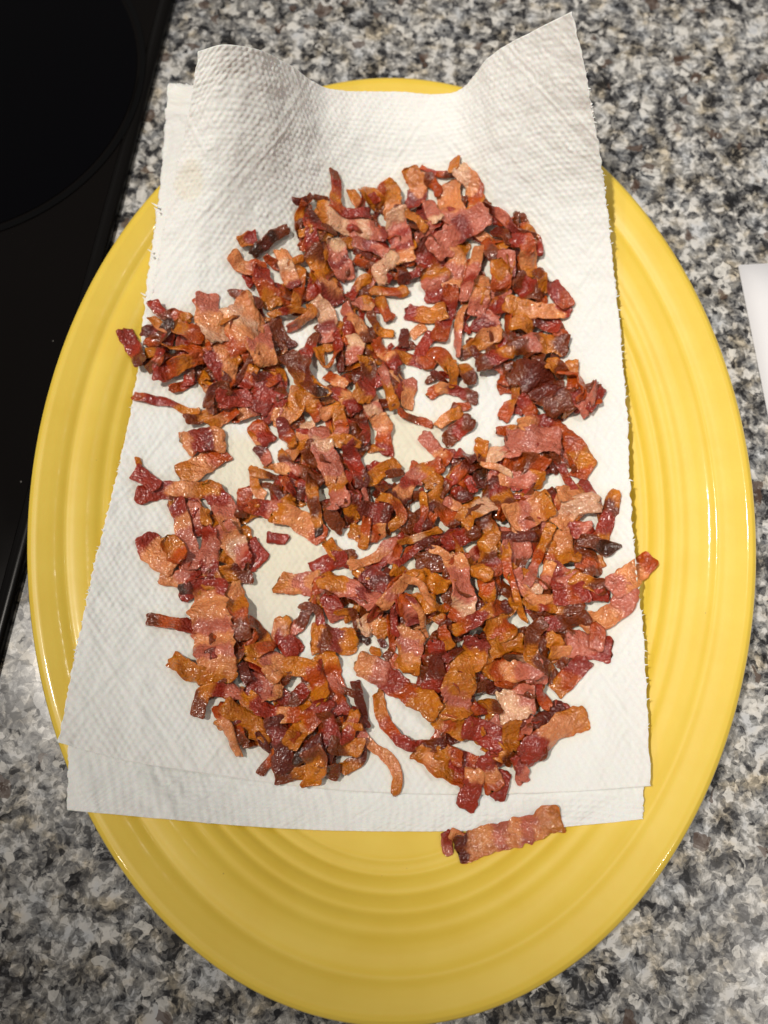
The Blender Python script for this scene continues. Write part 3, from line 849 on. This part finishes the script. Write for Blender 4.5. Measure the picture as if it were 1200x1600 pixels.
def build_piece(idx, d):
    rs = np.random.RandomState(idx * 7 + 3)
    pts = np.array(d['pts'], float)
    if len(pts) > 1:                                            # marks sit a little inside the ends
        ext = d['w'] * (.10 if d['label'] else .20)
        for a_, b_ in ((0, 1), (-1, -2)):
            v_ = pts[a_] - pts[b_]; pts[a_] = pts[a_] + v_ / (np.linalg.norm(v_) + 1e-6) * ext
    else: pts = np.array([pts[0] - (d['w'] * .4, d['w'] * .15), pts[0] + (d['w'] * .4, d['w'] * .15)])
    z = np.full(len(pts), .012)
    for _ in range(3):
        X = unproject(pts[:, 0], pts[:, 1], z); z = hf(X[:, 0], X[:, 1], HF) + .001
    zm = z.mean(); z = zm + (z - zm) * .7
    X = unproject(pts[:, 0], pts[:, 1], z)
    # stretch the ends a little so that rounded ends reach their marks
    C_, L = resample(X[:, :2], .00050)
    Wd = d['w'] / FPX * (CAM[2] - zm) * (1.03 if d['mode'] == 'e' or d['label'] else 1.10)
    edge = d['mode'] == 'e'
    T = rs.uniform(.0008, .0013) * (1.0 if Wd > .004 else .8)
    if edge: Wd = max(Wd * 1.4, .0042); T = .0011
    n_ = len(C_); s = np.linspace(0, 1, n_)
    tan = np.gradient(C_, axis=0); tan /= np.linalg.norm(tan, axis=1)[:, None] + 1e-9
    nor = np.stack([-tan[:, 1], tan[:, 0]], 1)
    # support below
    sup = np.zeros(n_)
    fr = [-.4, -.2, 0, .2, .4] if not edge else [-.1, 0, .1]
    A5 = np.stack([hf(C_[:, 0] + nor[:, 0] * Wd * f_, C_[:, 1] + nor[:, 1] * Wd * f_, HF) for f_ in fr])
    sup = np.sort(A5, 0)[-2]
    tilt0 = np.clip((A5[-1] - A5[0]) / (Wd * .8), -.6, .6) if not edge else np.zeros(n_)
    k = .0028 / .0005
    sm = smooth1(sup, k); sm2 = smooth1(sup, k * 2.5)
    zc = np.maximum(sm2 * .55 + sm * .45, sm - .0004)
    drop = smooth1(tilt0, k * 1.5)
    # slight waviness of cooked bacon
    q = np.stack([s * L / .0055, 0 * s + idx * 3.1, 0 * s], -1)
    crisp = sum(b in 'BADKO' for b in d['bands']) / len(d['bands'])
    wave = (noise(q, 5) + .4) * .0016 * (.5 + .9 * crisp)
    zc = zc + np.maximum(wave, -.0002) + T * .55
    roll = drop + (noise(q * .6 + 7, 6) * .38 + rs.normal(0, .07)) * (.6 + .7 * crisp)
    if edge: roll = rs.choice([-1, 1]) * (1.0 + .3 * noise(q * .5, 6)); zc = zc + Wd * .30
    # width profile with ragged sides
    qe = lambda sd, sc_: noise(np.stack([s * L / sc_, 0 * s + sd + idx * 1.7, 0 * s], -1), 11)
    wl = 1 + .22 * qe(1, .0055) + .13 * qe(2, .0020) + .06 * qe(3, .0009)
    wr = 1 + .22 * qe(4, .0055) + .13 * qe(5, .0020) + .06 * qe(6, .0009)
    cap = lambda a, r_: np.clip(1 - ((np.clip(r_ - a, 0, r_)) / r_) ** 3, 0, 1) ** .5
    rl = min(.15, .0010 / L + .02)
    e0_, e1_ = rs.uniform(.45, .95, 2)
    ends = (e0_ + (1 - e0_) * cap(s, rl)) * (e1_ + (1 - e1_) * cap(1 - s, rl))
    if d['mode'] == 't': ends = ends * np.interp(s, [0, 1], [1.15, .55])
    wl = wl * ends; wr = wr * ends
    # cross-section: closed loop of nv points
    NV = 26 if Wd > .006 else 18
    a = np.linspace(0, 2 * np.pi, NV + 1)[:-1]
    cxs = np.sign(np.cos(a)) * np.abs(np.cos(a)) ** .62; czs = np.sign(np.sin(a)) * np.abs(np.sin(a)) ** .75
    cup = rs.uniform(-.18, .28) * Wd * .5
    sh = rs.normal(0, .25) * min(1, Wd / L)                      # oblique cut
    vv = cxs[None, :] * np.where(cxs[None, :] > 0, wr[:, None], wl[:, None]) * Wd / 2
    tt = T / 2 * (1 + .25 * noise(np.stack([s * L / .003, 0 * s + idx, 0 * s], -1), 15))[:, None]
    tt = tt * (.35 + .65 * np.minimum(1, np.minimum(s, 1 - s) * L / .0010))[:, None]
    hh = czs[None, :] * tt + cup * (cxs[None, :] ** 2 - .35)
    ww = noise(np.stack([np.repeat(s * L / .0035, NV), np.tile(cxs * Wd / .0035, n_), np.full(n_ * NV, idx * 2.3)], -1), 17).reshape(n_, NV)
    w2 = noise(np.stack([np.repeat(s * L / .0013, NV), np.tile(cxs * Wd / .0013, n_), np.full(n_ * NV, idx * 2.3)], -1), 18).reshape(n_, NV)
    frill = noise(np.stack([np.repeat(s * L / .0042, NV), np.tile(np.sign(cxs) * 3.7, n_), np.full(n_ * NV, idx * 3.3)], -1), 27).reshape(n_, NV) * np.abs(cxs[None, :]) ** 1.5 * min(.0024, Wd * .30) * (.5 + .8 * crisp)
    hh = hh + frill + ww * .00042 * (.6 + .8 * crisp) + w2 * .00014
    cr, sr = np.cos(roll)[:, None], np.sin(roll)[:, None]
    lat = vv * cr - hh * sr; ver = vv * sr + hh * cr
    fwd = vv * sh * np.exp(-np.minimum(s, 1 - s)[:, None] * 4) + min(.0013, L * .12) * noise(np.stack([np.tile(cxs * Wd / .0026, n_), np.repeat(s * 2, NV), np.full(n_ * NV, idx * 1.3)], -1), 19).reshape(n_, NV)
    Vx = C_[:, 0][:, None] + nor[:, 0][:, None] * lat + tan[:, 0][:, None] * fwd
    Vy = C_[:, 1][:, None] + nor[:, 1][:, None] * lat + tan[:, 1][:, None] * fwd
    Vz = zc[:, None] + ver
    floor_ = hf(Vx, Vy, BASEH) + .00025 + (czs[None, :] > 0) * T * .5
    Vz = np.maximum(Vz, floor_)
    V3 = np.stack([Vx, Vy, Vz], -1)
    # colours
    b = d['bands']; cols = np.array([PAL[c] for c in b])
    cen = np.stack([np.repeat(s * L / .004, NV), np.tile(cxs * Wd / .004, n_), np.full(n_ * NV, idx * 5.1)], -1)
    wn = noise(cen, 41).reshape(n_, NV) * .0016 + noise(cen * .45, 45).reshape(n_, NV) * .0022 + noise(cen * 2.7, 42).reshape(n_, NV) * .0006
    bow = rs.uniform(-.0018, .0018) * cxs[None, :] ** 2 + rs.uniform(-.35, .35) * vv
    sp_ = np.clip((s[:, None] * L + wn + bow) / L, 0, .9999) * len(b) - .5
    i0 = np.clip(np.floor(sp_).astype(int), 0, len(b) - 1); i1 = np.clip(i0 + 1, 0, len(b) - 1); f_ = np.clip(sp_ - i0, 0, 1)
    sharp = rs.uniform(1.7, 3.2); f_ = np.clip((f_ - .5) * sharp + .5, 0, 1); f_ = f_ * f_ * (3 - 2 * f_)
    col = cols[i0] * (1 - f_[..., None]) + cols[i1] * f_[..., None]
    # browned rim and blotches
    br = np.clip((np.abs(cxs)[None, :] - .80) / .2, 0, 1) * (.25 + .35 * crisp) * (.5 + .5 * noise(cen * 1.3 + 9, 43).reshape(n_, NV))
    br = np.clip(br, 0, 1)
    lum = col.mean(-1, keepdims=True)
    col = col * (1 - br[..., None]) + np.array([.30, .075, .012]) * br[..., None]
    jit = 1 + .14 * noise(cen * .5 + 3, 44).reshape(n_, NV)[..., None] + rs.uniform(-.08, .08)
    col = col * .93 + np.array([.30, .06, .003]) * .07
    col = np.clip(col * jit, .003, .9)
    # end caps
    cap0 = V3[0].mean(0); cap1 = V3[-1].mean(0)
    Vf = np.concatenate([V3.reshape(-1, 3), [cap0, cap1]]); Cf = np.concatenate([col.reshape(-1, 3), [col[0].mean(0), col[-1].mean(0)]])
    F = grid_faces(n_, NV, True); j = np.arange(NV); j2 = (j + 1) % NV
    nq = n_ * NV
    capf0 = np.stack([j, j2, np.full(NV, nq), np.full(NV, nq)], 1); capf1 = np.stack([(n_ - 1) * NV + j2, (n_ - 1) * NV + j, np.full(NV, nq + 1), np.full(NV, nq + 1)], 1)
    org = np.array([C_[n_ // 2, 0], C_[n_ // 2, 1], float(np.min(V3[..., 2]))])
    me_v = Vf - org
    o = piece_mesh(me_v, F, capf0, capf1, Cf)
    o.location = org
    # raise the field: everything now under the top surface
    top = V3[:, czs > .2]
    ii = np.round((top[..., 0] - hx[0]) / CELL).astype(int).ravel(); jj = np.round((top[..., 1] - hy[0]) / CELL).astype(int).ravel()
    ok = (ii >= 0) & (ii < len(hx)) & (jj >= 0) & (jj < len(hy))
    zt = np.minimum(top[..., 2].ravel(), (BASEH[np.clip(ii,0,len(hx)-1), np.clip(jj,0,len(hy)-1)] + .017))
    np.maximum.at(HF, (ii[ok], jj[ok]), zt[ok] - .0003)
    return o, L, Wd
def piece_mesh(V, F, c0, c1, C):
    me = bpy.data.meshes.new('bacon_piece')
    tri = np.concatenate([c0[:, :3], c1[:, :3]])
    nV = len(V); me.vertices.add(nV); me.vertices.foreach_set('co', V.astype(np.float32).ravel())
    nl = F.size + tri.size; me.loops.add(nl); me.loops.foreach_set('vertex_index', np.r_[F.ravel(), tri.ravel()].astype(np.int32))
    st = np.r_[np.arange(0, F.size, 4), F.size + np.arange(0, tri.size, 3)]; tot = np.r_[np.full(len(F), 4), np.full(len(tri), 3)]
    me.polygons.add(len(st)); me.polygons.foreach_set('loop_start', st.astype(np.int32)); me.polygons.foreach_set('loop_total', tot.astype(np.int32))
    me.polygons.foreach_set('use_smooth', np.ones(len(st), bool))
    a = me.color_attributes.new('tint', 'FLOAT_COLOR', 'POINT'); c = np.ones((nV, 4), np.float32); c[:, :3] = C; a.data.foreach_set('color', c.ravel())
    me.update(calc_edges=True); me.materials.append(BM)
    o = bpy.data.objects.new('bacon_piece', me); COL.objects.link(o)
    return o
items = parse()
for i, d in enumerate(items): d['i'] = i; d['c'] = np.mean(d['pts'], 0)
order = sorted(items, key=lambda d: (d['lv'], d['i']))
# filler scraps low in the heap, where the photograph shows crowded small scraps
rf = random.Random(11)
CL = [((470,310),(830,330),(870,560),(700,560),(560,420),(480,420)), ((400,400),(600,400),(640,600),(590,700),(430,700),(330,620),(300,520),(440,480)),
      ((250,500),(420,480),(430,650),(330,640),(230,560)), ((400,730),(560,700),(760,700),(930,780),(920,900),(960,960),(880,1040),(760,1060),(620,1040),(560,960),(480,940),(560,850),(420,800)),
      ((260,780),(390,760),(400,1060),(540,1090),(560,1200),(440,1200),(340,1100),(290,900)), ((650,1030),(860,1040),(860,1150),(780,1200),(680,1150)), ((680,560),(880,540),(910,640),(800,620),(700,610)), ((780,680),(860,680),(900,740),(830,720))]
def inside(p, poly):
    c = False; j = len(poly) - 1
    for i in range(len(poly)):
        (xi, yi), (xj, yj) = poly[i], poly[j]
        if (yi > p[1]) != (yj > p[1]) and p[0] < (xj - xi) * (p[1] - yi) / (yj - yi) + xi: c = not c
        j = i
    return c
fill = []
BARE = [(632,492,44),(706,545,28),(628,690,48),(440,850,58),(385,735,46),(420,930,46),(480,575,20),(575,705,24),(745,640,45),(565,1015,34),(612,1120,50),(600,1090,30),(330,670,20),(540,860,20),(870,870,14),(890,980,12)]
for poly, cnt in zip(CL, (76, 58, 32, 128, 56, 36, 20, 8)):
    k = 0
    while k < cnt:
        p = (rf.uniform(200, 960), rf.uniform(300, 1210))
        if not inside(p, poly) or any(math.hypot(p[0] - a, p[1] - b) < c + 18 for a, b, c in BARE): continue
        a_ = rf.uniform(0, math.pi); L_ = rf.uniform(16, 34); cu = rf.uniform(-15, 15)
        q_ = [(p[0] - math.cos(a_) * L_, p[1] - math.sin(a_) * L_), (p[0] - math.sin(a_) * cu, p[1] + math.cos(a_) * cu), (p[0] + math.cos(a_) * L_, p[1] + math.sin(a_) * L_)]
        b_ = rf.choice(['BRB', 'BAB', 'AOB', 'DRB', 'OBA', 'BBD', 'RDA', 'OAR', 'ASO', 'BDB', 'ROB', 'RPA', 'BRO', 'RBR', 'BAR'])
        fill.append(dict(pts=q_, lv=0, w=rf.uniform(9, 22), bands=b_, mode='', label=None, mark=None, i=len(items) + len(fill), c=np.array(p), o=None)); k += 1
order = sorted(fill + [d for d in items], key=lambda d: (d['lv'], 0 if 'o' in d else 1, d['i']))
size = lambda d: (sum(math.dist(a, b) for a, b in zip(d['pts'], d['pts'][1:])) + 8) * d['w'] * (1 + .35 * d['lv'])
loose = sorted([d for d in items if not d['label']], key=size)
drop_ = {d['i'] for d in loose[:max(0, len(items) - 300)]}
for d in order:
    d['o'], d['L'], d['W'] = build_piece(d['i'], d)
# labels: what the piece looks like, then where it lies next to a piece that stands out
rest = [d for d in fill] + [d for d in items if d['i'] in drop_]
items = [d for d in items if d['i'] not in drop_]
# the smallest and the half hidden scraps past the 300 largest pieces: one object
vs, fs, cs, base = [], [], [], 0
for d in rest:
    o = d['o']; me = o.data; v = np.empty(len(me.vertices) * 3, np.float32); me.vertices.foreach_get('co', v)
    c = np.empty(len(me.vertices) * 4, np.float32); me.color_attributes['tint'].data.foreach_get('color', c)
    nn = len(me.vertices); vs.append(v.reshape(-1, 3) + np.array(o.location)); cs.append(c.reshape(-1, 4)[:, :3])
    li = np.empty(len(me.loops), np.int32); me.loops.foreach_get('vertex_index', li)
    lt = np.empty(len(me.polygons), np.int32); me.polygons.foreach_get('loop_total', lt); nq_ = int((lt == 4).sum())
    q_ = li[:nq_ * 4].reshape(-1, 4); t_ = li[nq_ * 4:].reshape(-1, 3)
    fs.append((q_ + base, t_ + base)); base += nn
    bpy.data.objects.remove(o); bpy.data.meshes.remove(me)
bits = piece_mesh(np.concatenate(vs), np.concatenate([f[0] for f in fs]), np.concatenate([f[1] for f in fs]), np.zeros((0, 3), int), np.concatenate(cs))
bits.name = 'bacon_scraps'; bits.data.name = 'bacon_scraps'
tag(bits, 'small browned bacon scraps lying low in the heap between the larger pieces', 'bacon scraps', kind='stuff')
# grease soaked into the paper round the pieces
mask = (HF > BASEH + .0006).astype(float)
for ax in (0, 1):
    ker = np.hanning(17); ker /= ker.sum()
    mask = np.apply_along_axis(lambda a: np.convolve(a, ker, 'same'), ax, mask)
ca = top_layer.data.color_attributes['tint']; nn = len(top_layer.data.vertices); cv = np.empty(nn * 4, np.float32); ca.data.foreach_get('color', cv); cv = cv.reshape(-1, 4)
vx = np.empty(nn * 3, np.float32); top_layer.data.vertices.foreach_get('co', vx); vx = vx.reshape(-1, 3) + np.array(towel.location)
gs = bil(mask, hx, hy, vx[:, 0], vx[:, 1]) * (vx[:, 1] < .14)
gs = np.clip(gs * 1.6 + .5 * noise(vx * 220, 77) * gs, 0, 1)
cv[:, 0] = np.maximum(cv[:, 0], gs * .55); ca.data.foreach_set('color', cv.ravel())
marks = [d for d in items if d['mark']]
used = {d['label'] for d in items if d['label']}
def colours(b):
    seq = []
    for c in b:
        if WORD[c] not in seq: seq.append(WORD[c])
    return seq
def side(v):
    x, y = v
    if abs(x) > 2 * abs(y): return 'right of' if x > 0 else 'left of'
    if abs(y) > 2 * abs(x): return 'below' if y > 0 else 'above'
    return ('lower right of' if x > 0 else 'lower left of') if y > 0 else ('upper right of' if x > 0 else 'upper left of')
for d in items:
    if d['label']: continue
    seq = colours(d['bands']); asp = d['L'] / max(d['W'], 1e-5)
    shape = 'sliver' if d['mode'] == 'e' else 'strip' if asp > 3 else 'piece' if asp > 1.7 else 'chip' if d['L'] < .009 else 'chunk'
    ln = '' if shape in ('chip', 'chunk') else 'small ' if d['L'] < .010 else ''
    near = sorted(marks, key=lambda m: np.hypot(*(m['c'] - d['c'])))[:6]
    cands = []
    for w_ in ([seq[0]] if len(seq) == 1 else [seq[0] + ' and ' + seq[-1], ' '.join(seq[:2])]):
        for m in near:
            v = d['c'] - m['c']; over = 'under ' if np.hypot(*v) < 7 and d['lv'] < m['lv'] else side(v) + ' '
            cands.append(f"{ln}{w_} bacon {shape} {over}{m['mark']}")
            cands.append(f"{ln}{w_} bacon {shape}{', half buried,' if d['lv'] == 0 else ', on top,' if d['lv'] > 1 else ''} {over}{m['mark']}")
    for c_ in cands:
        if c_ not in used and len(c_.split()) <= 16: d['label'] = c_; break
    used.add(d['label'])
for d in items:
    tag(d['o'], d['label'], 'bacon piece', 'cooked bacon pieces heaped on the paper towel')
print('bacon pieces', len(items), 'unlabelled', sum(1 for d in items if not d['label']))
